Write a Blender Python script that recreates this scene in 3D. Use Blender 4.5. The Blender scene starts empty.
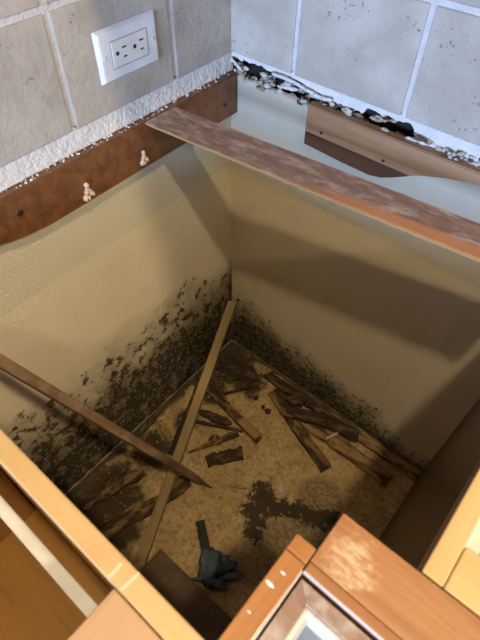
import bpy, bmesh, math, random
from mathutils import Vector, Matrix, noise
random.seed(7)
S = bpy.context.scene
COL = S.collection

# ------------------------------------------------------------------ camera, world, lights
F, YAW, PIT, ROL = 503.06, -0.6892, 0.8861, 0.0165
CAM = Vector((0.6543, -0.7535, 1.3262))
_f = Vector((math.sin(YAW)*math.cos(PIT), math.cos(YAW)*math.cos(PIT), -math.sin(PIT)))
_r = Vector((math.cos(YAW), -math.sin(YAW), 0)); _u = _r.cross(_f)
R_ = _r*math.cos(ROL) + _u*math.sin(ROL); U_ = -_r*math.sin(ROL) + _u*math.cos(ROL)
cam_d = bpy.data.cameras.new('camera'); cam = bpy.data.objects.new('camera', cam_d); COL.objects.link(cam)
cam.matrix_world = Matrix(((R_.x, U_.x, -_f.x, CAM.x), (R_.y, U_.y, -_f.y, CAM.y), (R_.z, U_.z, -_f.z, CAM.z), (0, 0, 0, 1)))
cam_d.sensor_fit = 'VERTICAL'; cam_d.sensor_height = 36; cam_d.lens = F/640*36
cam_d.clip_start = 0.01
cam_d.dof.use_dof = True; cam_d.dof.focus_distance = 1.15; cam_d.dof.aperture_fstop = 8.5
S.camera = cam
W = bpy.data.worlds.new('world'); S.world = W; W.use_nodes = True
W.node_tree.nodes['Background'].inputs[0].default_value = (1.0, 0.84, 0.62, 1)
W.node_tree.nodes['Background'].inputs[1].default_value = 0.20
S.view_settings.view_transform = 'Standard'; S.view_settings.look = 'None'
S.view_settings.gamma = 1; S.view_settings.use_curve_mapping = False
S.view_settings.exposure = 0.0
def lamp(name, loc, power, col, rad):
    d = bpy.data.lights.new(name, 'POINT'); d.energy = power; d.color = col; d.shadow_soft_size = rad
    o = bpy.data.objects.new(name, d); o.location = loc; COL.objects.link(o); return o
lamp('ceiling_lamp_light', (0.95, -0.85, 2.40), 72, (1.0, 0.775, 0.46), 0.035)
lamp('side_ceiling_lamp_light', (1.90, -0.44, 2.40), 105, (1.0, 0.785, 0.48), 0.05)
lamp('far_ceiling_lamp_light', (2.74, -1.60, 2.40), 58, (1.0, 0.78, 0.48), 0.06)
d = bpy.data.lights.new('window_daylight', 'AREA'); d.shape = 'RECTANGLE'; d.size = 1.6; d.size_y = 0.8
d.energy = 185; d.color = (0.42, 0.62, 1.0)
o = bpy.data.objects.new('window_daylight', d); COL.objects.link(o); o.location = (1.1, -3.4, 1.25)
o.rotation_euler = (math.radians(91), 0, math.radians(12))   # faces +y, a little down

def ray(px, py): return _f + R_*((px-240)/F) - U_*((py-320)/F)
def at_z(px, py, z=0.0):
    v = ray(px, py); return CAM + v*((z-CAM.z)/v.z)
def at_x(px, py, x=0.0):
    v = ray(px, py); return CAM + v*((x-CAM.x)/v.x)

# ------------------------------------------------------------------ material helpers
class NT:
    def __init__(s, name):
        s.m = bpy.data.materials.new(name); s.m.use_nodes = True
        s.t = s.m.node_tree; s.b = s.t.nodes['Principled BSDF']; s.c = None
    def n(s, ty, **k):
        x = s.t.nodes.new(ty)
        for a, v in k.items():
            if hasattr(x, a): setattr(x, a, v)
        return x
    def l(s, a, b): s.t.links.new(a, b)
    def val(s, sock, v):
        if isinstance(v, (int, float, tuple, list)): sock.default_value = v
        else: s.l(v, sock)
    def coord(s, scale=(1, 1, 1), kind='Object'):
        tc = s.n('ShaderNodeTexCoord'); mp = s.n('ShaderNodeMapping')
        mp.inputs['Scale'].default_value = scale; s.l(tc.outputs[kind], mp.inputs[0]); return mp.outputs[0]
    def noise(s, scale, detail=4, rough=.55, vec=None, dist=0):
        x = s.n('ShaderNodeTexNoise'); x.inputs['Scale'].default_value = scale; x.inputs['Detail'].default_value = detail
        x.inputs['Roughness'].default_value = rough; x.inputs['Distortion'].default_value = dist
        if vec is None: vec = s.coord()
        s.l(vec, x.inputs['Vector']); return x.outputs['Fac']
    def voro(s, scale, vec=None, feature='F1'):
        x = s.n('ShaderNodeTexVoronoi'); x.feature = feature; x.inputs['Scale'].default_value = scale
        if vec is None: vec = s.coord()
        s.l(vec, x.inputs['Vector']); return x.outputs['Distance']
    def ramp(s, f, lo, hi, a=0.0, b=1.0):
        x = s.n('ShaderNodeMapRange'); x.clamp = True; x.interpolation_type = 'SMOOTHSTEP'
        s.val(x.inputs[0], f); x.inputs[1].default_value = lo; x.inputs[2].default_value = hi
        x.inputs[3].default_value = a; x.inputs[4].default_value = b; return x.outputs[0]
    def math(s, op, a, b=0.0):
        x = s.n('ShaderNodeMath'); x.operation = op; s.val(x.inputs[0], a); s.val(x.inputs[1], b); return x.outputs[0]
    def mix(s, f, a, b):
        x = s.n('ShaderNodeMix'); x.data_type = 'RGBA'; s.val(x.inputs[0], f)
        for i, v in ((6, a), (7, b)):
            s.val(x.inputs[i], (*v, 1) if isinstance(v, tuple) and len(v) == 3 else v)
        return x.outputs[2]
    def attr(s, name):
        x = s.n('ShaderNodeAttribute'); x.attribute_name = name; return x.outputs['Fac']
    def bump(s, h, dist, strength=1.0, prev=None):
        x = s.n('ShaderNodeBump'); x.inputs['Strength'].default_value = strength; x.inputs['Distance'].default_value = dist
        s.l(h, x.inputs['Height'])
        if prev is not None: s.l(prev, x.inputs['Normal'])
        return x.outputs[0]
    def out(s, col, rough=.7, normal=None, coat=0, spec=None):
        s.val(s.b.inputs['Base Color'], (*col, 1) if isinstance(col, tuple) and len(col) == 3 else col)
        s.val(s.b.inputs['Roughness'], rough)
        if normal is not None: s.l(normal, s.b.inputs['Normal'])
        if coat: s.b.inputs['Coat Weight'].default_value = coat; s.b.inputs['Coat Roughness'].default_value = .15
        if spec is not None: s.b.inputs['Specular IOR Level'].default_value = spec
        return s.m

def plain(name, col, rough=.6, bump=0.0, scale=120, coat=0, metal=0):
    t = NT(name)
    v = t.noise(scale*.3, 4)
    c = t.mix(t.ramp(v, .3, .7), tuple(x*.88 for x in col), col)
    m = t.out(c, rough, t.bump(t.noise(scale, 3), bump) if bump else None, coat)
    t.b.inputs['Metallic'].default_value = metal
    return m

def wood(name, a, b, scale=(3, 45, 45), rough=.5, coat=0, dust=None, dustamt=.5, blotch=None, offs=0.0, bump=.0006):
    """grain runs along local X"""
    t = NT(name); v = t.coord(scale)
    g = t.noise(1.0, 6, .6, v, .6)
    c = t.mix(t.ramp(g, .32, .68), a, b)
    fine = t.noise(1.0, 3, .6, t.coord((scale[0]*4, scale[1]*5, scale[2]*5)))
    c = t.mix(t.ramp(fine, .55, .75, 0, .35), c, tuple(x*.55 for x in b))
    r = rough
    if blotch is not None:
        f = t.ramp(t.noise(9, 5, .6, None, .8), .56, .72, 0, .55)
        c = t.mix(f, c, blotch)
    if dust is not None:
        f = t.ramp(t.math('ADD', t.noise(26, 6, .7), t.math('MULTIPLY', t.noise(5, 2), .6)), .80-.25*dustamt, 1.05-.2*dustamt, 0, .85)
        c = t.mix(f, c, dust)
        r = t.math('ADD', t.math('MULTIPLY', f, .4), rough)
    return t.out(c, r, t.bump(g, bump), coat)

def rotten(name, light, dark, offs=.5):
    t = NT(name); v = t.coord((9, 60, 60))
    g = t.noise(1.0, 6, .65, v, 1.2)
    big = t.noise(1, 6, .68, t.coord((11, 42, 42)), .7)
    c = t.mix(t.ramp(g, .35, .7), light, tuple(x*.6 for x in light))
    f = t.ramp(big, offs-.10, offs+.09)
    c = t.mix(f, c, dark)
    c = t.mix(t.ramp(t.noise(150, 3), .62, .75, 0, .5), c, tuple(x*1.3 for x in light))
    return t.out(c, .85, t.bump(t.math('ADD', g, big), .004))

# ------------------------------------------------------------------ mesh helpers
def link(name, me, mat, parent=None, kind=None):
    ob = bpy.data.objects.new(name, me); COL.objects.link(ob)
    if mat is not None: me.materials.append(mat)
    if parent is not None: ob.parent = parent
    if kind: ob['kind'] = kind
    return ob
def from_bm(name, bm, mat, parent=None, kind=None, smooth=False):
    bmesh.ops.recalc_face_normals(bm, faces=bm.faces)
    me = bpy.data.meshes.new(name); bm.to_mesh(me); bm.free()
    if smooth:
        for f in me.polygons: f.use_smooth = True
    return link(name, me, mat, parent, kind)
def add_box(bm, lo, hi, bev=0.0, seg=2):
    vs = [bm.verts.new((x, y, z)) for x in (lo[0], hi[0]) for y in (lo[1], hi[1]) for z in (lo[2], hi[2])]
    fs = [bm.faces.new([vs[i] for i in q]) for q in ((0, 1, 3, 2), (4, 6, 7, 5), (0, 4, 5, 1), (2, 3, 7, 6), (0, 2, 6, 4), (1, 5, 7, 3))]
    if bev:
        es = list({e for f in fs for e in f.edges})
        bmesh.ops.bevel(bm, geom=es, offset=bev, segments=seg, affect='EDGES', profile=.5)
def box(name, lo, hi, mat, parent=None, bev=.0015, kind=None):
    bm = bmesh.new(); add_box(bm, lo, hi, bev); return from_bm(name, bm, mat, parent, kind)
def lbox(name, lo, hi, mat, parent=None, axis='X', bev=.0015):
    """box whose local X runs along the chosen world axis so the grain follows it"""
    c = [(a+b)/2 for a, b in zip(lo, hi)]; h = [(b-a)/2 for a, b in zip(lo, hi)]
    bm = bmesh.new()
    if axis == 'X': hh = h; rot = (0, 0, 0)
    elif axis == 'Y': hh = [h[1], h[0], h[2]]; rot = (0, 0, math.pi/2)
    else: hh = [h[2], h[1], h[0]]; rot = (0, math.pi/2, 0)
    add_box(bm, [-v for v in hh], hh, bev)
    ob = from_bm(name, bm, mat, parent); ob.location = c; ob.rotation_euler = rot
    return ob
def tag(o, label, cat, group=None):
    o['label'] = label; o['category'] = cat
    if group: o['group'] = group
    return o
def thing(name, label, cat, loc=(0, 0, 0), group=None):
    e = bpy.data.objects.new(name, None); COL.objects.link(e); e.location = loc
    e.empty_display_size = .05
    return tag(e, label, cat, group)
def nz(x, y=0, z=0): return noise.noise(Vector((x, y, z)))
def frac(x, y, z=0, o=4): return noise.fractal(Vector((x, y, z)), .8, 2.1, o)
def sstep(a, b, x):
    t = max(0, min(1, (x-a)/(b-a))); return t*t*(3-2*t)

# ------------------------------------------------------------------ materials
def wall_mat(name, right):
    t = NT(name)
    co = t.coord(); sep = t.n('ShaderNodeSeparateXYZ'); t.l(co, sep.inputs[0])
    # greyer, slightly darker band above a ragged line at z .667
    edge = t.math('ADD', sep.outputs[2], t.math('MULTIPLY', t.math('SUBTRACT', t.noise(60, 3), .5), .006))
    band = t.ramp(edge, .6635, .6690)
    base = t.mix(band, (.70, .63, .48), (.61, .585, .49))
    base = t.mix(t.ramp(t.noise(7, 4), .4, .75, 0, .25), base, (.52, .46, .33))
    m = t.attr('mold')
    # grey-olive haze
    haze = t.ramp(t.math('ADD', t.math('MULTIPLY', m, 1.15), t.math('MULTIPLY', t.math('SUBTRACT', t.noise(22, 5, .65), .5), .75)), .0, .85, 0, .80 if not right else .72)
    c = t.mix(haze, base, (.19, .145, .08) if not right else (.15, .14, .085))
    # crusty mid-tone mottling
    mot = t.math('ADD', m, t.math('MULTIPLY', t.math('SUBTRACT', t.noise(95, 4, .7), .5), 1.9))
    c = t.mix(t.ramp(mot, .55, .95, 0, .7), c, (.10, .074, .039) if not right else (.04, .036, .02))
    # black colonies: irregular clumps that close up toward the floor
    cl = t.math('ADD', t.noise(33 if not right else 58, 5, .66, None, .2), t.math('MULTIPLY', m, .150 if not right else .115))
    sp = t.math('MULTIPLY', t.ramp(cl, .585, .645), t.ramp(m, .06, .25))
    c = t.mix(t.math('MULTIPLY', sp, .93), c, (.034, .025, .013) if not right else (.030, .026, .015))
    # pale flaking paint left among the mould
    fl = t.math('MULTIPLY', t.ramp(t.noise(85, 4, .6), .56, .63), t.ramp(m, .25, .55))
    c = t.mix(t.math('MULTIPLY', fl, .7), c, (.40, .31, .19))
    n1 = t.bump(t.noise(200, 4, .65), .0030 if not right else .0018)
    n2 = t.bump(t.math('MULTIPLY', t.noise(110, 4, .7), m), .006, 1.0, n1)
    n3 = t.bump(band, .0003, 1.0, n2)
    return t.out(c, .75, n3, spec=.3)
M = {}
M['wall_l'] = wall_mat('moldy_left_drywall', False)
M['wall_r'] = wall_mat('moldy_right_drywall', True)
M['plain_wall'] = plain('cream_plaster', (.66, .62, .54), .8, .002, 180)
M['plaster'] = plain('white_rough_plaster', (.70, .68, .66), .85, .0022, 150)
M['grout'] = plain('pale_grout', (.62, .60, .60), .8, .002, 220)
def tile_mat():
    t = NT('travertine_tile')
    oi = t.n('ShaderNodeObjectInfo')
    ad = t.n('ShaderNodeVectorMath'); ad.operation = 'ADD'
    tc = t.n('ShaderNodeTexCoord'); t.l(tc.outputs['Object'], ad.inputs[0]); t.l(oi.outputs['Random'], ad.inputs[1])
    v = ad.outputs[0]
    big = t.noise(11, 5, .6, v); c = t.mix(t.ramp(big, .35, .7), (.39, .345, .295), (.51, .46, .40))
    c = t.mix(t.ramp(t.noise(38, 4, .6, v), .55, .8, 0, .35), c, (.38, .355, .32))
    pit = t.math('MULTIPLY', t.ramp(t.noise(170, 2, .5, v), .66, .70), t.ramp(t.noise(14, 2, .5, v), .56, .64))
    c = t.mix(t.math('MULTIPLY', pit, .6), c, (.20, .18, .16))
    h = t.math('SUBTRACT', t.noise(75, 5, .65, v), pit)
    return t.out(c, .62, t.bump(h, .0020))
M['tile'] = tile_mat()
M['ledger'] = wood('stained_brown_ledger_wood', (.185, .080, .031), (.112, .045, .018), rough=.45, coat=.15)
M['ledger_up'] = wood('stained_dark_ledger_strip', (.17, .062, .024), (.10, .036, .014), rough=.5)
M['ledger_r'] = wood('stained_tan_ledger_wood', (.44, .26, .145), (.31, .17, .088), rough=.5)
M['ledger_r_shade'] = wood('lower_ledger_rail_shade', (.10, .042, .020), (.065, .027, .013), rough=.55)
M['screw'] = plain('dark_screw_metal', (.02, .018, .016), .5)
M['anchor'] = plain('torn_white_anchor', (.66, .52, .42), .8, .002, 200)
M['birch'] = wood('raw_birch', (.64, .45, .21), (.56, .37, .15), (2.2, 22, 22), .45, blotch=None)
M['birch_worn'] = wood('worn_birch', (.65, .45, .215), (.55, .36, .15), (2.2, 22, 22), .42, blotch=(.60, .33, .15), coat=.1)
M['peach'] = wood('peach_plywood', (.52, .335, .185), (.47, .295, .155), (1.5, 12, 12), .5)
M['cabinet_in'] = wood('amber_cabinet_interior', (.56, .325, .095), (.48, .265, .07), (1.2, 10, 10), .4)
M['dark_panel'] = wood('dark_brown_laminate', (.062, .034, .014), (.045, .024, .010), (1.2, 14, 14), .38)
M['white'] = plain('white_enamel', (.82, .80, .74), .3)
M['plate'] = plain('white_outlet_plastic', (.80, .80, .82), .3)
M['slot'] = plain('black_slot', (.01, .01, .01), .6)
M['face'] = wood('honey_stained_face_frame', (.42, .19, .060), (.32, .13, .038), (3, 40, 40), .38, coat=.25)
M['face_rail'] = wood('worn_honey_rail', (.40, .185, .07), (.28, .12, .042), (3.5, 60, 60), .4, coat=.2)
M['pale_edge'] = plain('pale_highlight_and_screw', (.66, .60, .58), .4)
M['door'] = wood('brown_door_edge', (.28, .185, .145), (.22, .14, .105), (3, 30, 30), .35, dust=(.5, .44, .42), dustamt=.5, coat=.4)
M['door_profile'] = plain('glossy_profile_painted_sheen', (.60, .57, .50), .2, coat=.6)
M['door_front'] = plain('grey_door_front', (.30, .275, .225), .4)
M['kfloor'] = plain('grey_kitchen_floor', (.40, .30, .18), .5, .001, 60)
M['cavity'] = plain('dark_wall_cavity', (.018, .014, .011), .95)
M['batten'] = wood('pale_batten', (.33, .235, .105), (.26, .18, .078), (3, 70, 70), .65)
M['stick'] = wood('weathered_brown_stick', (.20, .12, .065), (.12, .068, .034), (3, 80, 80), .5, dust=(.30, .21, .13), dustamt=.3)
M['rot_a'] = rotten('rotten_wood_mixed', (.36, .22, .09), (.040, .025, .012), .465)
M['rot_b'] = rotten('rotten_wood_dark', (.22, .135, .058), (.034, .021, .011), .435)
M['rot_c'] = rotten('rotten_wood_pale', (.42, .27, .115), (.06, .036, .017), .54)
M['fresh'] = wood('fresh_split_wood', (.40, .24, .09), (.30, .17, .06), (5, 90, 90), .7)
M['toe'] = wood('dark_toe_board', (.11, .060, .026), (.075, .040, .018), (2, 25, 25), .6, dust=(.20, .13, .07), dustamt=.2)
M['chip'] = plain('pale_chip', (.62, .55, .44), .8, .002, 200)
M['rag'] = plain('dark_blue_rubber', (.085, .118, .17), .42, .003, 90)
M['rag_strip'] = plain('frayed_grey_strip', (.10, .10, .08), .85, .004, 200)
M['crumb'] = plain('tan_crumbs', (.50, .34, .15), .9)
def board_mat():
    t = NT('dusty_rail_wood'); v = t.coord((4, 70, 70))
    g = t.noise(1, 6, .65, v, .5)
    c = t.mix(t.ramp(g, .3, .7), (.21, .125, .095), (.125, .070, .052))
    d = t.ramp(t.noise(1, 6, .75, t.coord((14, 45, 45))), .44, .68, 0, .85)
    c = t.mix(d, c, (.40, .335, .31))
    # orange stain with painted lamplight along the front edge of the far half
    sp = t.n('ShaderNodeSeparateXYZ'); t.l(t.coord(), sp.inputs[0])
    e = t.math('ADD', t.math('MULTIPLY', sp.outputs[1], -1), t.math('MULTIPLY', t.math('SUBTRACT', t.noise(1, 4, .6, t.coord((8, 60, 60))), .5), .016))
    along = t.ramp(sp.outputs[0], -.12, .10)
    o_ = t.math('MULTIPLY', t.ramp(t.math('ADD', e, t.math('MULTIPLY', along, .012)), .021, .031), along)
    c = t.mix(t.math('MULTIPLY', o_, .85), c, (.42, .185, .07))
    return t.out(c, .55, t.bump(g, .0008))
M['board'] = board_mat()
def floor_mat():
    t = NT('dirty_subfloor')
    a = t.noise(16, 6, .65); b = t.noise(95, 4, .7)
    c = t.mix(t.ramp(a, .3, .7), (.50, .355, .165), (.68, .50, .25))
    c = t.mix(t.ramp(b, .30, .58, .25, 1), tuple([.22, .145, .065]), c)
    c = t.mix(t.ramp(t.noise(240, 2), .60, .72, 0, .7), c, (.46, .33, .17))
    g = t.attr('grey'); c = t.mix(t.math('MULTIPLY', t.ramp(t.math('ADD', g, t.math('MULTIPLY', t.math('SUBTRACT', b, .5), .8)), .35, .65), .85), c, t.mix(t.ramp(t.noise(120, 3), .35, .65), (.17, .125, .060), (.34, .26, .14)))
    w = t.attr('wet'); w2 = t.ramp(t.math('ADD', w, t.math('MULTIPLY', t.math('SUBTRACT', t.math('ADD', t.math('MULTIPLY', t.noise(46, 6, .78, None, .4), .6), t.math('MULTIPLY', t.noise(105, 4, .7), .4)), .5), 3.4)), .38, .62)
    c = t.mix(t.math('MULTIPLY', w2, .94), c, (.032, .021, .010))
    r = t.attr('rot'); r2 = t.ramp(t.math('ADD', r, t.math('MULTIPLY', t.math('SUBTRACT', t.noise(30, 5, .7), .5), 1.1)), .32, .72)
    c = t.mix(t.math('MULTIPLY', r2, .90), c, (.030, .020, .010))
    n = t.bump(t.noise(85, 5, .7), .005)
    return t.out(c, t.math('SUBTRACT', .9, t.math('MULTIPLY', w2, .45)), n, spec=.3)
M['subfloor'] = floor_mat()
def rubble_mat():
    t = NT('plaster_rubble_mix')
    n = t.noise(55, 3, .6)
    c = t.mix(t.ramp(n, .42, .58), (.42, .33, .22), (.62, .59, .56))
    c = t.mix(t.ramp(t.noise(80, 3), .50, .58), c, (.09, .065, .04))
    return t.out(c, .9, t.bump(t.noise(150, 4), .004))
M['rubble'] = rubble_mat()

# ------------------------------------------------------------------ structure: walls, floors
H = 0.876
def grid_wall(name, length, z0, z1, step, P, mold, mat, top=None):
    nu = int(length/step); nv = int((z1-z0)/step)
    verts, faces, mv = [], [], []
    for j in range(nv+1):
        for i in range(nu+1):
            u = length*i/nu; zt = top(u) if top else z1
            z = z0 + (zt-z0)*j/nv
            m = mold(u, z)
            dep = .0
            if m > 0: dep = m*(.0016*frac(u*60, z*60, 3) + .0012*frac(u*22, z*22, 9))
            if j == 0: z = z0 + .002*nz(u*40, 5)
            verts.append(P(u, z, dep)); mv.append(m)
    for j in range(nv):
        for i in range(nu):
            a = j*(nu+1)+i; faces.append((a, a+1, a+nu+2, a+nu+1))
    for row, off in ((0, 0), (nv, 0)):           # return edges of the drywall sheet
        base = len(verts)
        for i in range(nu+1):
            v = verts[row*(nu+1)+i]; u = length*i/nu
            q = P(u, v[2], -.013); verts.append((q[0], q[1], v[2])); mv.append(0)
        for i in range(nu):
            a = row*(nu+1)+i; faces.append((a, a+1, base+i+1, base+i))
    me = bpy.data.meshes.new(name); me.from_pydata(verts, [], faces); me.update()
    at = me.attributes.new('mold', 'FLOAT', 'POINT'); at.data.foreach_set('value', mv)
    for f in me.polygons: f.use_smooth = True
    return link(name, me, mat, None, 'structure')
def mold_l(u, z):
    lim = .425 + .035*nz(u*7, 2) - .03*sstep(.2, .0, u)
    m = (lim - z)/.24 + .25*frac(u*9, z*9, 1)
    m -= .25*sstep(.05, .012, z)
    if u < .03: m += .35*sstep(.03, .005, u)*sstep(.42, .25, z)
    return max(0, min(1.15, m))
def mold_r(u, z):
    lim = .285 - .195*min(u, .75)/.68 + .02*nz(u*9, 7)
    m = (lim - z)/(.13 if u < .3 else .11) + .3*frac(u*12, z*12, 4)
    m = m*(.85 if u > .05 else .55+.3*u/.05)
    return max(0, min(.95, m))
wall_left = grid_wall('wall_left', 1.5, .006, H+.004, .006, lambda u, z, d: (d, -u, z), mold_l, M['wall_l'])
wall_right = grid_wall('wall_right', 1.1, .008, .868, .006, lambda u, z, d: (u, -d, z), mold_r, M['wall_r'],
    top=lambda u: .866 + .005*nz(u*45, 1) + .004*nz(u*120, 8))
# the substrate that carries the tiles
def ragged_sheet(name, L, zb, ztop, P, mat, parent, thick=.02):
    n = int(L/.004); verts, faces = [], []
    for i in range(n+1):
        u = L*i/n; b = zb(u)
        verts += [P(u, b, 0), P(u, ztop, 0), P(u, b+.001, -thick)]
    for i in range(n):
        a = 3*i; faces += [(a, a+3, a+4, a+1), (a, a+2, a+5, a+3)]
    me = bpy.data.meshes.new(name); me.from_pydata(verts, [], faces); me.update()
    return link(name, me, mat, parent)
ragged_sheet('tile_backing', 2.2, lambda u: H+.003, 2.3, lambda u, z, d: (d-.0005 if u < 1.5 else d, -u, z), M['plaster'], wall_left)
ragged_sheet('tile_backing', 2.2, lambda u: .902 + .006*nz(u*60, 3) + .004*nz(u*170, 6) - (.010 if .17 < u < .30 else 0) - .03*sstep(.385, .40, u), 2.3,
             lambda u, z, d: (u, -d, z), M['plaster'], wall_right)
box('wall_cavity', (-.02, .030, -.02), (1.2, .034, 1.0), M['cavity'], wall_right, 0)
box('wall_cavity', (-.034, -1.5, -.02), (-.030, .03, .05), M['cavity'], wall_left, 0)
box('lower_wall', (1.1001, 0, -.01), (2.2, .02, .90), M['plain_wall'], wall_right, 0)
box('lower_wall', (-.02, -2.2, -.01), (-.0005, -1.5001, .90), M['plain_wall'], wall_left, 0)
# grout bed and tiles
TS, GR = .2165, .0085
def tiles(parent, P, x_g, zbot, n, L):
    bm = bmesh.new()
    a = P(.0, zbot+.006, .0); b = P(L, 1.55, .0055)
    add_box(bm, [min(a[i], b[i]) for i in range(3)], [max(a[i], b[i]) for i in range(3)])
    from_bm('grout', bm, M['grout'], parent)
    cols = [x_g + k*TS for k in range(-1, n)]
    for k in range(len(cols)):
        u0 = cols[k]; u1 = cols[k]+TS
        u0 = max(u0, .003)
        if u1 - u0 < .03: continue
        for r, (z0, z1) in enumerate(((zbot, 1.078), (1.078, 1.078+TS), (1.078+TS, 1.078+2*TS))):
            j = .0008*nz(k*3.1, r*5.7)
            bm = bmesh.new()
            lo = P(u0+GR/2*(u0 > .004), z0+(GR/2 if r else 0), 0); hi = P(u1-GR/2, z1-GR/2, .0085+j)
            c = [(p+q)/2 for p, q in zip(lo, hi)]; h = [abs(p-q)/2 for p, q in zip(lo, hi)]
            add_box(bm, [-v for v in h], h, .0022, 2)
            t = from_bm('tile', bm, M['tile'], parent); t.location = c
tiles(wall_left, lambda u, z, d: (d, -u, z), .1545, .912, 5, 1.2)
tiles(wall_right, lambda u, z, d: (u, -d, z), .1508, .914, 5, 1.2)

def lump(bm, c, r, seed, sq=(1, 1, 1), sub=1):
    res = bmesh.ops.create_icosphere(bm, subdivisions=sub, radius=1)
    for v in res['verts']:
        k = 1 + .45*frac(v.co.x*1.7+seed, v.co.y*1.7, v.co.z*1.7+seed)
        v.co = Vector((c[0]+v.co.x*r*k*sq[0], c[1]+v.co.y*r*k*sq[1], c[2]+v.co.z*r*k*sq[2]))
# rough plaster ridge on the left wall above the ledger: continuous displaced strip
def ridge(name, L, z0, z1, P, mat, parent, amp, base):
    nu = int(L/.004); nv = 10; verts, faces = [], []
    for j in range(nv+1):
        for i in range(nu+1):
            u = L*i/nu; z = z0+(z1-z0)*j/nv
            d = base*(1-(j/nv)**2*.6) + amp*frac(u*70, z*70, 2) + amp*.7*frac(u*180, z*180, 6)
            if j == nv: d = -.002
            verts.append(P(u, z + (.002*nz(u*50) if j else 0), max(-.003, d)))
    for j in range(nv):
        for i in range(nu):
            a = j*(nu+1)+i; faces.append((a, a+1, a+nu+2, a+nu+1))
    me = bpy.data.meshes.new(name); me.from_pydata(verts, [], faces); me.update()
    return link(name, me, mat, parent)
ridge('plaster_ridge', 1.2, H+.001, .914, lambda u, z, d: (d, -u, z), M['plaster'], wall_left, .0007, .005)
bm = bmesh.new(); rnd = random.Random(3)
for i in range(260):
    u = rnd.uniform(.0, 1.1); r = rnd.uniform(.0006, .0022)
    lump(bm, (rnd.uniform(.006, .016), -u, H+r*.6+rnd.uniform(0, .003)), r, i, sub=1)
from_bm('plaster_crumbs', bm, M['plaster'], wall_left, 'stuff')
# rubble in the broken gap of the right wall, with open holes
bm = bmesh.new(); rnd = random.Random(11)
HOLES = ((.028, .072), (.105, .122), (.30, .325), (.345, .392), (.43, .445))
for i in range(520):
    u = rnd.uniform(.0, 1.0); z = rnd.uniform(.862, .902); dp = rnd.uniform(-.004, .020)
    inh = any(a < u < b for a, b in HOLES)
    if inh and ((z > .873 and rnd.random() < .93) or rnd.random() < .3): continue
    if u > .395: z = rnd.uniform(.862, .892); dp = rnd.uniform(-.008, .006)
    if .09 < u < .30 and z > .893: continue
    r = rnd.uniform(.003, .0085 if u < .39 else .007)
    lump(bm, (u, dp, z), r, i*1.3, (1.5, .8, .7), 1)
from_bm('broken_plaster', bm, M['rubble'], wall_right, 'stuff')
# loose white paper and plaster scraps hanging along the gap
for i, (u, z, L, a) in enumerate(((.012, .893, .030, .5), (.085, .880, .032, -.5), (.135, .884, .035, -.15), (.255, .876, .03, .1), (.41, .884, .05, -.1), (.47, .885, .06, .05))):
    bm = bmesh.new()
    for k in range(7): lump(bm, (-L/2+L*k/6, .002*nz(k, i), .004*nz(k*1.3, i*2)), .0048+.004*nz(k*2.2, i*3.3), i*7+k, (1.3, .6, .55), 2)
    s = from_bm('plaster_scrap', bm, M['rubble'] if i % 2 else M['plaster'], wall_right); s.location = (u, -.002, z); s.rotation_euler = (0, a, 0)
bm = bmesh.new()
cur = [(.11, .902), (.135, .903), (.16, .901), (.19, .896), (.215, .893), (.235, .896)]
for k in range(len(cur)*6-6):
    a = k//6; f_ = k % 6/6; u = cur[a][0]*(1-f_)+cur[a+1][0]*f_; z = cur[a][1]*(1-f_)+cur[a+1][1]*f_
    lump(bm, (u, -.007, z), .0048, k, (1.2, .6, .8), 1)
from_bm('caulk_bead', bm, M['plaster'], wall_right, smooth=True)

# bay floor
def bay_floor():
    st = .006; nx, ny = int(.78/st), int(.80/st); verts, faces, wet, grey, rot = [], [], [], [], []
    wp = [at_z(*q) for q in ((262, 490), (258, 498), (268, 500), (262, 510), (257, 520), (253, 532), (275, 507), (285, 508), (296, 510), (307, 513), (318, 517), (330, 520), (250, 508))]
    gp = [at_z(*q) for q in ((275, 545), (300, 535), (255, 560), (320, 500), (330, 540))]
    rp = [(at_z(*q), r) for q, r in (((228, 362), .14), ((250, 383), .07), ((212, 388), .08), ((110, 490), .14), ((150, 450), .09), ((185, 420), .05), ((85, 520), .12), ((120, 530), .08), ((290, 395), .05), ((215, 440), .03))]
    for j in range(ny+1):
        for i in range(nx+1):
            x = .78*i/nx; y = -.80*j/ny
            z = .0035*frac(x*20, y*20, 1) + .0018*frac(x*70, y*70, 4) - .004
            verts.append((x, y, min(z, .003)))
            dm = min((Vector((x, y, 0))-p).length for p in wp); wet.append(max(0, 1.1-dm/.042))
            dg = min((Vector((x, y, 0))-p).length for p in gp); grey.append(max(0, 1-dm*0-dg/.10)*1.3)
            rr = max(max(0, 1.15-(Vector((x, y, 0))-p).length/r) for p, r in rp)
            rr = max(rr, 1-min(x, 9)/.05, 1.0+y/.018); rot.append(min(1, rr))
    for j in range(ny):
        for i in range(nx):
            a = j*(nx+1)+i; faces.append((a, a+nx+1, a+nx+2, a+1))
    me = bpy.data.meshes.new('subfloor'); me.from_pydata(verts, [], faces); me.update()
    for n_, d_ in (('wet', wet), ('grey', grey), ('rot', rot)):
        me.attributes.new(n_, 'FLOAT', 'POINT').data.foreach_set('value', d_)
    for f in me.polygons: f.use_smooth = True
    return link('subfloor', me, M['subfloor'], None, 'structure')
subfloor = bay_floor()
bm = bmesh.new()
v = [bm.verts.new(c) for c in ((-.03, -2.2, -.012), (2.2, -2.2, -.012), (2.2, .03, -.012), (-.03, .03, -.012))]; bm.faces.new(v)
from_bm('floor', bm, M['kfloor'], None, 'structure')

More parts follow.
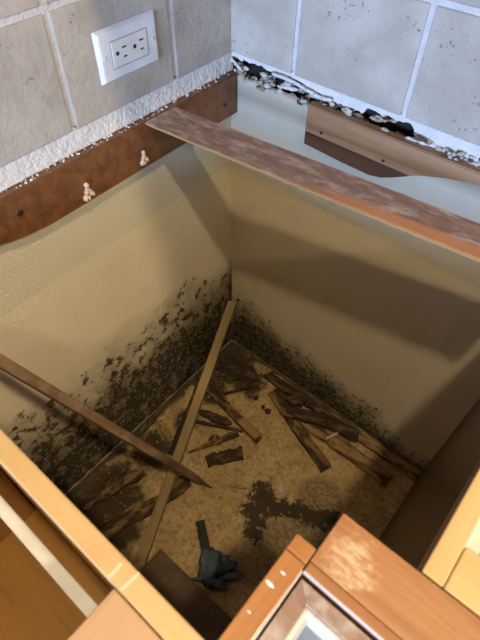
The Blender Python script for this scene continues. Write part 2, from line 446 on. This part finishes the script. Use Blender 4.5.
# ------------------------------------------------------------------ ledgers and loose rail
def ledger_prism(name, outline, thick, P, mat, parent):
    """outline in (u, z); extruded off the wall by thick"""
    bm = bmesh.new()
    a = [bm.verts.new(P(u, z, .0006)) for u, z in outline]; b = [bm.verts.new(P(u, z, thick)) for u, z in outline]
    n = len(a); bm.faces.new(a[::-1]); fb = bm.faces.new(b)
    for i in range(n): bm.faces.new((a[i], a[(i+1) % n], b[(i+1) % n], b[i]))
    bmesh.ops.bevel(bm, geom=list(fb.edges), offset=.0018, segments=2, affect='EDGES')
    return from_bm(name, bm, mat, parent)
def clip(poly, zc, above):
    out = []
    for i in range(len(poly)):
        a, b = poly[i], poly[(i+1) % len(poly)]
        ia, ib = (a[1] > zc) == above, (b[1] > zc) == above
        if ia: out.append(a)
        if ia != ib:
            t = (zc-a[1])/(b[1]-a[1]); out.append((a[0]+(b[0]-a[0])*t, zc))
    return out
def screw_head(parent, loc, axis, r=.0036):
    bm = bmesh.new()
    bmesh.ops.create_cone(bm, cap_ends=True, segments=14, radius1=r, radius2=r*.8, depth=.002)
    s = from_bm('screw', bm, M['screw'], parent); s.location = loc
    s.rotation_euler = (0, math.pi/2, 0) if axis == 'x' else (math.pi/2, 0, 0)
LT = thing('wall_ledger', 'dark brown stained ledger board under the outlet on the left wall', 'ledger', (0, -.3, H))
def lout():
    pts = [(.003, H)] + [(.003, .7948)]
    for u, z in ((.30, .7945), (.42, .7935), (.46, .7935), (.50, .797), (.53, .803), (.56, .811), (.60, .826), (.66, .846), (.70, .852)): pts.append((u, z))
    return pts + [(.72, .852), (.72, H)]
ledger_prism('board', [(u-.3, z-H) for u, z in lout()], .019, lambda u, z, d: (d, -u, z), M['ledger'], LT)
# grain of the ledgers: rotate coordinates by building with X along the wall is not needed, noise is isotropic across
screw_head(LT, (.0196, .3-.040, .826-H), 'x')
p_ = at_x(20, 213, .019); screw_head(LT, (.0196, p_.y+.3, p_.z-H), 'x', .006)
for px, py, s in ((87, 192, 1), (143, 158, .85)):
    p_ = at_x(px, py, .019); bm = bmesh.new()
    for k, (dy, dz, r) in enumerate(((0, .014, .0036), (-.001, .008, .0034), (-.003, .002, .0032), (-.005, -.004, .0034), (.002, .004, .003), (.005, -.003, .0036), (-.008, -.008, .0036), (-.001, -.010, .003), (.008, -.006, .003))):
        lump(bm, (.004, dy*s, dz*s), r*s*1.2, k*3+px, (1, 1, 1.2), 2)
    a_ = from_bm('wall_anchor', bm, M['anchor'], LT, smooth=True); a_.location = (.0185, p_.y+.3, p_.z-H)
    a_['label'] = 'torn pale plastic anchor'
RT = thing('wall_ledger', 'lighter brown ledger board with curved underside below broken plaster on right wall', 'ledger', (.2, 0, H))
def rout():
    pts = [(.196, .880), (.196, .803), (.28, .800), (.34, .799), (.36, .802), (.385, .815), (.41, .829), (.435, .841), (.465, .851), (.50, .860), (.56, .868), (.66, .871), (.70, .871)]
    return pts + [(.70, .882)]
for nm, ab, th_, mt_ in (('upper_strip', True, .0190, 'ledger_r'), ('shaded_lower_strip', False, .0182, 'ledger_r_shade')):  # lower part coloured darker as the rail's shadow on the ledger
    ledger_prism(nm, clip([(u-.2, z-H) for u, z in rout()], .829-H, ab), th_, lambda u, z, d: (u, -d, z), M[mt_], RT)
for px, py in ((321, 133), (383, 161)):
    v_ = ray(px, py); q = CAM + v_*((-.0196-CAM.y)/v_.y); screw_head(RT, (q.x-.2, -.0196, q.z-H), 'y', .0030)
# the loose rail across the corner
b0, b1, f0, f1 = at_z(171.7, 105, H), at_z(480, 222.5, H), at_z(145.7, 122.3, H), at_z(480, 260, H)
dirv = ((b1-b0)+(f1-f0)).normalized(); ang = math.atan2(dirv.y, dirv.x)
mid0 = (b0+f0)/2; wid = abs((b0-f0).dot(Vector((-dirv.y, dirv.x, 0))))
Lr = (.688-mid0.x)/dirv.x
bm = bmesh.new(); th = .005
outl = [(-Lr/2-.001*0, wid/2), (-Lr/2-.004, -wid/2), (Lr/2, -wid/2), (Lr/2, wid/2)]
# skew the left end so that it butts against the ledger
sk = math.tan(ang)*wid/2
outl[0] = (-Lr/2+sk, wid/2); outl[1] = (-Lr/2-sk, -wid/2)
a = [bm.verts.new((x, y, 0)) for x, y in outl]; b = [bm.verts.new((x, y, -th)) for x, y in outl]
bm.faces.new(a); bm.faces.new(b[::-1])
for i in range(4): bm.faces.new((a[i], b[i], b[(i+1) % 4], a[(i+1) % 4]))
bmesh.ops.bevel(bm, geom=[e for e in bm.edges], offset=.001, segments=1, affect='EDGES')
RAIL = thing('corner_rail', 'dusty reddish-brown rail spanning across the open corner at counter height', 'rail', (0, 0, 0))
cen = mid0 + dirv*(Lr/2); RAIL.location = cen
off = .0203-mid0.x
RAIL.location.x += off*.5
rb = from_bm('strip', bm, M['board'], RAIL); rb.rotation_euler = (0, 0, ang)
bm = bmesh.new(); add_box(bm, (-Lr/2+.004, -wid/2-.0012, -th+.001), (Lr/2-.002, -wid/2+.0002, -.0006))
e_ = from_bm('front_edge', bm, M['fresh'], RAIL); e_.rotation_euler = (0, 0, ang); e_['label'] = 'thin pale raw front edge'

# ------------------------------------------------------------------ outlet
OU = thing('wall_outlet', 'white double wall outlet mounted sideways on the left tile backsplash', 'outlet', (.0088, -.2495, .9955))
bm = bmesh.new(); add_box(bm, (0, -.0600, -.0375), (.0065, .0600, .0375))
top = [f for f in bm.faces if f.normal.x > .5 or all(abs(v.co.x-.0065) < 1e-6 for v in f.verts)]
for v in bm.verts:
    if v.co.x > .004: v.co.y *= .905; v.co.z *= .88
bmesh.ops.bevel(bm, geom=list(bm.edges), offset=.0008, segments=2, affect='EDGES')
from_bm('cover_plate', bm, M['plate'], OU)
RC = box('receptacle', (.0060, -.0345, -.0185), (.0078, .0345, .0185), M['white'], OU, .0008)
bm = bmesh.new()
for lo, hi in (((.0055, -.0358, -.0198), (.0067, .0358, -.0188)), ((.0055, -.0358, .0188), (.0067, .0358, .0198)), ((.0055, -.0358, -.0198), (.0067, -.0348, .0198)), ((.0055, .0348, -.0198), (.0067, .0358, .0198))): add_box(bm, lo, hi)
from_bm('receptacle_gap', bm, plain('grey_gap', (.25, .25, .27), .6), OU)
for cy in (-.017, .017):
    for dz, L in ((.0065, .0042), (-.0065, .0034)):
        box('slot', (.0074, cy+.0035-L+.002, dz-.0011), (.0081, cy+.0035+L+.002, dz+.0011), M['slot'], RC, 0)
    bm = bmesh.new(); bmesh.ops.create_cone(bm, cap_ends=True, segments=14, radius1=.0030, radius2=.0030, depth=.0006)
    g_ = from_bm('ground_hole', bm, M['slot'], RC); g_.location = (.0079, cy-.0085, .001); g_.rotation_euler = (0, math.pi/2, 0)
for sy in (-.0475, .0475):
    bm = bmesh.new(); bmesh.ops.create_cone(bm, cap_ends=True, segments=12, radius1=.0032, radius2=.0026, depth=.0012)
    g_ = from_bm('plate_screw', bm, M['pale_edge'], OU); g_.location = (.0070, sy, 0); g_.rotation_euler = (0, math.pi/2, 0)

# ------------------------------------------------------------------ cabinets
# left run
LC = thing('base_cabinet', 'open-topped base cabinet with amber interior at lower left', 'cabinet', (.3, -.95, 0))
def lc(name, lo, hi, mat, axis='X', bev=.0015, par=None):
    L = Vector((.3, -.95, 0)); o = lbox(name, Vector(lo)-L, Vector(hi)-L, mat, par or LC, axis, bev); return o
lc('side_rail', (.022, -.747, .790), (.606, -.727, H), M['birch_worn'], 'X')
lc('side_panel', (.022, -.745, .012), (.606, -.729, .789), M['cabinet_in'], 'X')
lc('bottom_panel', (.022, -1.155, .085), (.606, -.746, .103), M['cabinet_in'], 'X')
lc('side_panel', (.022, -1.175, .012), (.606, -1.156, H), M['cabinet_in'], 'X')
lc('back_panel', (.022, -1.155, .104), (.030, -.748, .84), M['cabinet_in'], 'Y')
lc('front_rail', (.523, -1.155, .858), (.609, -.748, H), M['peach'], 'Y')
sl = lc('drawer_slide', (.032, -.781, .752), (.604, -.767, .760), M['white'], 'X'); sl['label'] = 'white metal drawer slide'
lc('slide_bracket', (.032, -.781, .720), (.042, -.748, .775), M['white'], 'X')
# pale scratches on the front corner
for (a0, a1) in (((121, 590), (139, 573)), ((109, 577), (122, 563)),):
    q0, q1 = at_z(*a0, H+.0002), at_z(*a1, H+.0002); dd = q1-q0
    bm = bmesh.new(); add_box(bm, (-dd.length/2, -.0013, 0), (dd.length/2, .0013, .0004))
    s_ = from_bm('scratch', bm, plain('pale_scratch', (.80, .66, .46), .6), LC); s_.location = (q0+q1)/2-LC.location; s_.rotation_euler = (0, 0, math.atan2(dd.y, dd.x))
# left face frame (stained) in front of that cabinet and on to the inner corner
LF = thing('face_frame', 'honey-stained face frame running toward the lower edge, left of the corner doors', 'face frame', (.62, -.9, 0))
lbase = Vector((.62, -.9, 0))
lbox('corner_stile', Vector((.6105, -.634, .10))-lbase, Vector((.6305, -.618, H))-lbase, M['face'], LF, 'Z', .001)
lbox('top_rail', Vector((.6105, -1.175, .815))-lbase, Vector((.6305, -.6345, H))-lbase, M['face'], LF, 'Y', .001)
lbox('bottom_rail', Vector((.6105, -1.175, .10))-lbase, Vector((.6305, -.6345, .14))-lbase, M['face'], LF, 'Y', .001)
lbox('end_stile', Vector((.6105, -1.175, .14))-lbase, Vector((.6305, -1.13, .814))-lbase, M['face'], LF, 'Z', .001)
lbox('lip_highlight', Vector((.6306, -1.175, H-.006))-lbase, Vector((.6318, -.6395, H-.0005))-lbase, M['pale_edge'], LF, 'Y', 0)  # highlight on the lit chamfer, painted as a thin pale strip
lbox('toe_kick', Vector((.6105, -1.175, -.011))-lbase, Vector((.6285, -.66, .099))-lbase, M['toe'], LF, 'Y', .001)
for px, py, r in ((268, 582, .0016), (270, 584, .0022), (283, 573, .0014), (249, 612, .001)):
    q = at_z(px, py, H+.0003); bm = bmesh.new(); lump(bm, (0, 0, 0), r, px, (1.7, .8, .15), 2)
    s_ = from_bm('paint_speck', bm, M['plate'], LF); s_.location = q-lbase
# right run
RC2 = thing('base_cabinet', 'birch-topped base cabinet with dark brown side at right edge', 'cabinet', (1.0, -.3, 0))
rbase = Vector((1.0, -.3, 0))
def rc(name, lo, hi, mat, axis='X', bev=.0015): return lbox(name, Vector(lo)-rbase, Vector(hi)-rbase, mat, RC2, axis, bev)
rc('side_top', (.7065, -.576, .800), (.7255, -.022, H), M['birch'], 'Y')
rc('side_panel', (.7065, -.576, .012), (.7255, -.022, .799), M['cabinet_in'], 'Y')
bm = bmesh.new()      # dark outer skin, leaning out slightly at the foot
for (y, z, x) in ((-.576, 0.0, .690), (-.008, 0.0, .690), (-.008, .869, .7035), (-.576, .869, .7035)): bm.verts.new((x, y, z))
for (y, z, x) in ((-.576, 0.0, .7062), (-.008, 0.0, .7062), (-.008, .869, .7062), (-.576, .869, .7062)): bm.verts.new((x, y, z))
bm.verts.ensure_lookup_table(); V = bm.verts
for q in ((0, 1, 2, 3), (7, 6, 5, 4), (0, 4, 5, 1), (1, 5, 6, 2), (2, 6, 7, 3), (3, 7, 4, 0)): bm.faces.new([V[i] for i in q])
for v in V: v.co -= rbase
o_ = from_bm('side_skin', bm, M['dark_panel'], RC2); o_['label'] = 'dark brown laminate outer side'
rc('front_top_rail', (.7262, -.576, .858), (1.25, -.533, H), M['birch'], 'X')
rc('bottom_panel', (.7262, -.576, .085), (1.25, -.022, .103), M['cabinet_in'], 'X')
rc('back_panel', (.7262, -.030, .104), (1.25, -.022, .84), M['cabinet_in'], 'X')
rc('side_panel', (1.2505, -.576, .012), (1.2695, -.022, H), M['birch'], 'Y')
rc('drawer_slide', (.728, -.532, .80), (.745, -.05, .835), M['white'], 'Y')
RF = thing('face_frame', 'worn honey-stained face frame with pale scuffed patch, right of the corner', 'face frame', (.95, -.61, 0))
fb = Vector((.95, -.61, 0))
def rf(name, lo, hi, mat, axis='X', bev=.001): return lbox(name, Vector(lo)-fb, Vector(hi)-fb, mat, RF, axis, bev)
def rail_mat():
    t = NT('scuffed_honey_rail'); v = t.coord((4, 70, 70)); g = t.noise(1, 6, .65, v, .5)
    c = t.mix(t.ramp(g, .3, .7), (.40, .19, .075), (.28, .125, .046))
    c = t.mix(t.ramp(t.noise(1, 3, .6, t.coord((30, 300, 300))), .58, .72, 0, .5), c, (.24, .09, .03))
    dv = t.n('ShaderNodeVectorMath'); dv.operation = 'DISTANCE'
    co = t.coord((1, 1, 0)); t.l(co, dv.inputs[0]); dv.inputs[1].default_value = SC
    d_ = t.math('ADD', dv.outputs['Value'], t.math('MULTIPLY', t.math('SUBTRACT', t.noise(60, 5, .7), .5), .06))
    f = t.math('MULTIPLY', t.ramp(d_, .010, .026, 1, 0), t.ramp(t.noise(1, 4, .7, t.coord((60, 190, 100))), .36, .62, .1, .95))
    c = t.mix(f, c, (.62, .48, .30))
    return t.out(c, .42, t.bump(g, .0005), .15)
SCp = at_z(349, 560, H)
lo_, hi_ = Vector((.6315, -.6290, .858)), Vector((1.25, -.5775, H))
SC = tuple((SCp-(lo_+hi_)/2)[:2]) + (0,)
rf('top_rail', lo_, hi_, rail_mat())
rf('front_strip', (.6320, -.6380, .815), (1.25, -.6294, H), M['face_rail'])
rf('lip_highlight', (.6325, -.6394, H-.006), (1.25, -.6382, H-.0005), M['pale_edge'], 'X', 0)  # same painted chamfer highlight on the right frame
rf('stile', (.6320, -.6380, .10), (.655, -.6200, .8145), M['face'], 'Z')
rf('bottom_rail', (.6555, -.6380, .10), (1.25, -.6200, .14), M['face'], 'X')
rf('end_stile', (1.20, -.6380, .141), (1.25, -.6200, .8145), M['face'], 'Z')
rf('toe_kick', (.66, -.6370, -.011), (1.25, -.6200, .099), M['toe'], 'X')
# corner doors: two leaves meeting in a mitre, moulded outer top edge coloured pale for window sheen
def corner_door(name, label, pts_of, loc):
    """profile points (d, z): d = distance in front of the frame"""
    t = thing(name, label, 'cabinet door', loc)
    secs = [('leaf', [(0, .115), (0, .862), (.0130, .862), (.0140, .8605), (.0140, .115)], M['door']),
            ('molding', [(.0141, .845), (.0141, .8600), (.0158, .8612), (.0180, .8606), (.0200, .8585), (.0205, .855), (.0212, .852), (.0222, .850), (.0222, .845)], M['door_profile']),
            ('front_panel', [(.0141, .12), (.0141, .844), (.0205, .844), (.0215, .838), (.0215, .125), (.0205, .12)], M['door_front'])]
    for nm, prof, mat in secs:
        bm = bmesh.new(); A, B = [], []
        for d_, z in prof:
            a_, b_ = pts_of(d_)
            A.append(bm.verts.new(Vector((a_[0], a_[1], z))-Vector(loc))); B.append(bm.verts.new(Vector((b_[0], b_[1], z))-Vector(loc)))
        n = len(A); bm.faces.new(A); bm.faces.new(B[::-1])
        for i in range(n): bm.faces.new((A[i], A[(i+1) % n], B[(i+1) % n], B[i]))
        o = from_bm(nm, bm, mat, t)
        if nm == 'molding': o['label'] = 'glossy moulded edge with window sheen painted pale'
    return t
X0, Y0 = .6338, -.6414
corner_door('corner_door', 'brown corner door leaf with pale molded edge along the bottom-left face frame', lambda d_: ((X0+d_+.0003*0, Y0-d_-.0002), (X0+d_, -1.10)), (X0, -.85, .115))
corner_door('corner_door', 'brown corner door leaf with pale molded edge along the scuffed right face frame', lambda d_: ((X0+d_+.0002, Y0-d_), (1.10, Y0-d_)), (.85, Y0, .115))

# unseen wall cupboards, added above the frame to keep the ceiling lamps off the backsplash
def unseen_wall_cupboard(label, lo, hi, front, n):
    c = Vector(((lo[0]+hi[0])/2, (lo[1]+hi[1])/2, lo[2])); t = thing('unseen_wall_cupboard', label, 'cabinet', c)
    box('body', Vector(lo)-c, Vector(hi)-c, M['face'], t)
    ax = 1 if front == 'x' else 0
    w = (hi[ax]-lo[ax])/n
    for k in range(n):
        a, b = list(lo), list(hi); a[ax] = lo[ax]+w*k+.004; b[ax] = lo[ax]+w*(k+1)-.004; a[2] += .01; b[2] -= .01
        if front == 'x': a[0] = hi[0]+.0005; b[0] = hi[0]+.018
        else: b[1] = lo[1]-.0005; a[1] = lo[1]-.018
        d_ = box('door', Vector(a)-c, Vector(b)-c, M['face_rail'], t, .004)
        e = [(p+q)/2 for p, q in zip(a, b)]; e[2] = a[2]+.06; e[ax] = b[ax]-.03
        e[1-ax] = b[0] if front == 'x' else a[1]
        h = box('knob', Vector((-.012, -.012, -.012)), Vector((.012, .012, .012)), M['screw'], d_, .006); h.location = Vector(e)-c
unseen_wall_cupboard('unseen wooden wall cupboard added over the outlet wall', (.010, -1.25, 1.39), (.315, -.012, 2.20), 'x', 3)
unseen_wall_cupboard('unseen wooden wall cupboard added over the right tile wall', (.335, -.315, 1.39), (1.40, -.010, 2.20), 'y', 3)

# ------------------------------------------------------------------ sticks and debris
def rod(name, label, cat, p0, p1, w, h, mat, up=Vector((0, 0, 1)), taper=None, rag=0.0, n=14, roll=0.0, curve=0.0, seed=1, group=None, wob=.0):
    """prism from p0 to p1, rectangular section w (across) x h, local X along its length"""
    d_ = p1-p0; L = d_.length; X = d_/L; Y = up.cross(X).normalized(); Z = X.cross(Y)
    if roll: Y, Z = Y*math.cos(roll)+Z*math.sin(roll), Z*math.cos(roll)-Y*math.sin(roll)
    bm = bmesh.new(); rings = []
    for i in range(n+1):
        s = i/n; x = -L/2+L*s; k = taper(s) if taper else 1.0
        yo = curve*math.sin(math.pi*s)
        w0 = w/2*k*(1+wob*frac(s*5+seed, seed*2.3, 0)); w1 = w/2*k*(1+wob*frac(s*5+seed*3.7, 8, 0)); hh = h/2*(1+wob*.5*frac(s*6, seed, 5))*min(1, .35+k)
        rx = [0, 0]
        if rag and i in (0, n):
            rx = [rag*nz(seed*5.3+i, .3), rag*nz(seed*2.1+i, 4.3)]
        b = min(w, h)*.10
        ring = [(x+rx[0], yo+w0-b, hh), (x+rx[0], yo+w0, hh-b), (x+rx[0]*.6, yo+w0, -hh), (x+rx[1]*.6, yo-w1, -hh), (x+rx[1], yo-w1, hh-b), (x+rx[1], yo-w1+b, hh)]
        rings.append([bm.verts.new(c) for c in ring])
    m = 6
    bm.faces.new(rings[0][::-1]); bm.faces.new(rings[-1])
    for i in range(n):
        for k in range(m): bm.faces.new((rings[i][k], rings[i][(k+1) % m], rings[i+1][(k+1) % m], rings[i+1][k]))
    o = from_bm(name, bm, mat)
    mt = Matrix((X, Y, Z)).transposed().to_4x4(); mt.translation = (p0+p1)/2; o.matrix_world = mt
    return tag(o, label, cat, group)
# pale batten leaning into the corner
top_ = Vector((.017, -.017, .215)); bot_ = at_z(141, 561, .013)
rod('batten', 'long pale square batten leaning into the room corner across the floor', 'wood strip', bot_, top_, .025, .013, M['batten'], n=4)
# dark stick, rotten tip on the floor, resting on the cabinet side
tip = at_z(212, 488, .010); E0 = at_x(0, 361, .10); dd = (E0-tip)
far = tip + dd*((-.716-tip.y)/dd.y)
rod('wood_stick', 'long dark brown stick with pointed tip lying over the pale batten', 'wood strip', far, tip, .0185, .011, M['stick'],
    taper=lambda s: 1 if s < .88 else max(.12, (1-s)/.12), n=24, roll=.5)
GRP = 'rotten wood scraps on the bay floor'
def plank(label, a, b, w, th, z=.0, mat='rot_a', name='wood_scrap', **k):
    p0, p1 = at_z(*a, z+th/2+.002), at_z(*b, z+th/2+.002)
    return rod(name, label, 'wood scrap', p0, p1, w, th, M[mat], group=GRP, **k)
tp = lambda s: min(1, .25+3*s, .3+3*(1-s))
tpe = lambda s: max(.15, 1-s*.85)
# right side
plank('dark rotten strip against the foot of the right wall', (264, 372), (348, 431), .030, .012, 0, 'rot_b', rag=.01, wob=.35, seed=2, n=22)
plank('small square pale wood end nearest the corner along the right wall', (261, 374), (271, 370), .012, .010, .013, 'fresh', n=3, seed=3)
plank('split pale strip at the foot of the right wall near the dark cabinet', (338, 421), (419, 477), .030, .012, 0, 'rot_c', rag=.015, wob=.3, seed=4, n=18)
plank('wide flat plank with pale front edge ending near the dark cabinet', (296, 414), (390, 481), .042, .008, -.001, 'rot_c', rag=.008, wob=.12, seed=5, n=16)
plank('straight rotten plank pointing from the right wall toward the floor middle', (273, 392), (327, 470), .034, .010, .001, 'rot_a', rag=.012, wob=.22, seed=6, n=18)
plank('thick curved dark plank lying on top of the right wall scraps', (287, 412), (357, 436), .034, .016, .015, 'rot_b', rag=.012, wob=.30, seed=7, n=18, curve=.012)
plank('knotty dark chunk at the upper end of the curved plank', (287, 400), (306, 401), .032, .018, .015, 'rot_b', wob=.5, seed=8, n=8, taper=tp)
plank('tiny pale peg lying across the wide flat plank', (326, 439), (341, 431), .006, .005, .013, 'chip', n=3, seed=9)
# middle
plank('split strip with clean pale end in the floor middle', (206, 385), (259, 440), .026, .008, .001, 'rot_a', rag=.010, wob=.25, seed=10, n=20)
plank('clean sawn tan end lying at the lower end of the split strip', (241, 420), (258, 437), .028, .010, .005, 'fresh', n=4, seed=11)
plank('long thin dark splinter beside the pale batten middle', (194, 421), (243, 431), .008, .008, .002, 'rot_b', rag=.006, n=8, seed=12)
plank('dark rotten flake above the thin splinter', (198, 411), (232, 424), .026, .006, .001, 'rot_b', taper=tp, wob=.5, seed=13, n=14)
plank('tapering pale-edged shard below the thin splinter', (238, 433), (187, 453), .022, .006, .002, 'rot_a', taper=tpe, wob=.35, seed=14, n=14)
plank('short ragged dark block below the tapering shard', (206, 461), (243, 453), .034, .009, .001, 'rot_b', rag=.012, wob=.4, seed=15, n=12)
plank('broad dark rotten flake in the floor corner', (214, 362), (258, 378), .075, .006, .001, 'rot_b', taper=tp, wob=.45, seed=16, n=18)
plank('thin dark edge strip along the broad corner flake', (224, 394), (259, 384), .006, .008, .003, 'rot_b', n=6, seed=17)
plank('short dark splinter beside the batten near the corner', (196, 374), (211, 392), .016, .007, .001, 'rot_b', wob=.4, seed=18, n=8, taper=tp)
# left
plank('wavy rotten strip nearest the moldy left wall', (80, 508), (144, 471), .026, .008, .002, 'rot_a', wob=.45, seed=19, n=22, rag=.012)
plank('long wavy rotten plank passing under the pale batten', (94, 536), (190, 479), .036, .009, .002, 'rot_a', wob=.40, seed=20, n=26, rag=.015, curve=-.01)
plank('dark narrow strip painted as batten shadow beside the left wall foot', (172, 455), (208, 368), .028, .006, .000, 'rot_b', wob=.2, seed=21, n=14)  # the batten's shadow on the floor, built as a dark strip
plank('pale broken chip between the left wall and the batten', (159, 421), (172, 441), .020, .008, .004, 'rot_c', wob=.4, seed=22, n=8)
plank('dark bent splinter at the left wall foot', (138, 436), (158, 412), .016, .010, .003, 'rot_b', wob=.5, seed=23, n=10, taper=tp)
plank('dark slab under the stick beside the left wall', (95, 500), (130, 462), .03, .005, 0, 'rot_b', wob=.4, seed=24, n=10, taper=tp)
plank('thin tan twig alone in the floor middle', (226, 485), (247, 488), .007, .005, .001, 'rot_c', taper=tp, seed=25, n=6)
# bits
def bit(label, px, py, r, mat, sq=(1.2, 1, .6), name='debris_chip', cat='debris', grp=None):
    bm = bmesh.new(); lump(bm, (0, 0, 0), r, px*1.7, sq, 2); o = from_bm(name, bm, M[mat]); o.location = at_z(px, py, r*sq[2]*.8); o.rotation_euler = (0, 0, px)
    return tag(o, label, cat, grp)
bit('pale plaster flake near the dark water stain', 282, 488, .010, 'chip', (1.3, .8, .35))
bit('round black lump beside the straight rotten plank', 256, 398, .008, 'rot_b')
bit('black crumbly lump at the side of the straight rotten plank', 268, 411, .009, 'rot_b')
bit('small black lump just above the crumbly one', 263, 407, .006, 'rot_b')
bit('small pale pebble left of the blue rag', 187, 548, .005, 'chip')
# toe board on the floor
tb = thing('floor_board', 'dark brown board lying on the floor beside the blue rag', 'board', (.45, -.66, 0))
lbox('plank', (-.152, -.062, .001), (.145, .052, .032), M['toe'], tb, 'X', .003)
lbox('end_cap', (-.158, -.060, .001), (-.1525, .050, .030), M['rot_c'], tb, 'Y', .001)
# crumpled blue rag
rg = thing('crumpled_rag', 'crumpled dark blue rubber rag with a frayed grey strip', 'rag', at_z(218, 572, 0))
def fold(name, p, r, sq, rz, seed, mat='rag', amp=.35):
    bm = bmesh.new(); bmesh.ops.create_icosphere(bm, subdivisions=3, radius=1)
    for v in bm.verts:
        q = v.co.copy(); k = .85 + amp*frac(q.x*1.6+seed, q.y*1.6, q.z*1.6, 3) + .60*abs(nz(q.x*1.9+seed, q.y*1.9+seed, q.z*1.9)) - .14*abs(nz(q.x*4+seed, q.y*4, q.z*4))
        v.co = Vector((q.x*r*sq[0]*k, q.y*r*sq[1]*k, max(-.2, q.z)*r*sq[2]*k))
    o = from_bm(name, bm, M[mat], rg, smooth=True); w = at_z(*p, 0); o.location = (w.x-rg.location.x, w.y-rg.location.y, .004); o.rotation_euler = (0, 0, rz); return o
fold('palm', (211, 568), .034, (1.25, .75, .60), 1.95, 1)
fold('fold', (205, 560), .022, (1.3, .7, .8), 2.2, 5)
fold('fold', (228, 566), .018, (1.2, .9, .8), .6, 9)
fold('fold', (232, 577), .019, (1.4, .6, .7), .9, 14)
fold('fold', (216, 584), .022, (1.3, .6, .6), .4, 20)
fold('fold', (225, 560), .011, (1, .9, 1.3), .4, 23)
fold('fold', (208, 576), .016, (1.5, .35, 1.0), 2.4, 33)
fold('fold', (221, 573), .013, (1.5, .4, 1.2), 1.2, 37)
fold('fold', (236, 571), .010, (1.3, .5, .9), .2, 41)
fold('cuff', (202, 579), .015, (1.7, .4, .8), .8, 28)
q0, q1 = at_z(200, 521, .004), at_z(207, 556, .010); dd = q1-q0
bm = bmesh.new(); n = 12; rows = []
for i in range(n+1):
    s = i/n; z = .003*math.sin(s*7)+.004*s; w = .0115*(1+.25*nz(i*1.3, 2))
    j0 = .004*nz(i*3, 3) if i == 0 else 0
    rows.append([bm.verts.new((-dd.length/2+dd.length*s+j0, w, z)), bm.verts.new((-dd.length/2+dd.length*s-j0*2, 0, z+.002)), bm.verts.new((-dd.length/2+dd.length*s+j0, -w, z))])
for i in range(n):
    for k in range(2): bm.faces.new((rows[i][k], rows[i+1][k], rows[i+1][k+1], rows[i][k+1]))
r_ = bmesh.ops.solidify(bm, geom=list(bm.faces), thickness=.002)
s_ = from_bm('frayed_strip', bm, M['rag_strip'], rg); s_.location = (q0+q1)/2-rg.location; s_.location.z = .006; s_.rotation_euler = (0, 0, math.atan2(dd.y, dd.x))
s_['label'] = 'frayed grey-green strip'
# crumbs over the subfloor: too many and too small to count
bm = bmesh.new(); rnd = random.Random(5)
wq = at_z(290, 510)
for i in range(1100):
    x = rnd.uniform(.03, .67); y = -rnd.uniform(.04, .60); r = rnd.uniform(.0007, .0019)
    if (Vector((x, y, 0))-wq).length < .15: continue
    res = bmesh.ops.create_cube(bm, size=r*2); a_ = rnd.uniform(0, 3)
    M3 = Matrix.Rotation(a_, 4, (rnd.random(), rnd.random(), 1)); 
    bmesh.ops.transform(bm, matrix=Matrix.Translation((x, y, .002)) @ M3 @ Matrix.Diagonal((rnd.uniform(.7, 2.2), 1, .6, 1)), verts=res['verts'])
from_bm('sawdust_crumbs', bm, M['crumb'], subfloor, 'stuff')
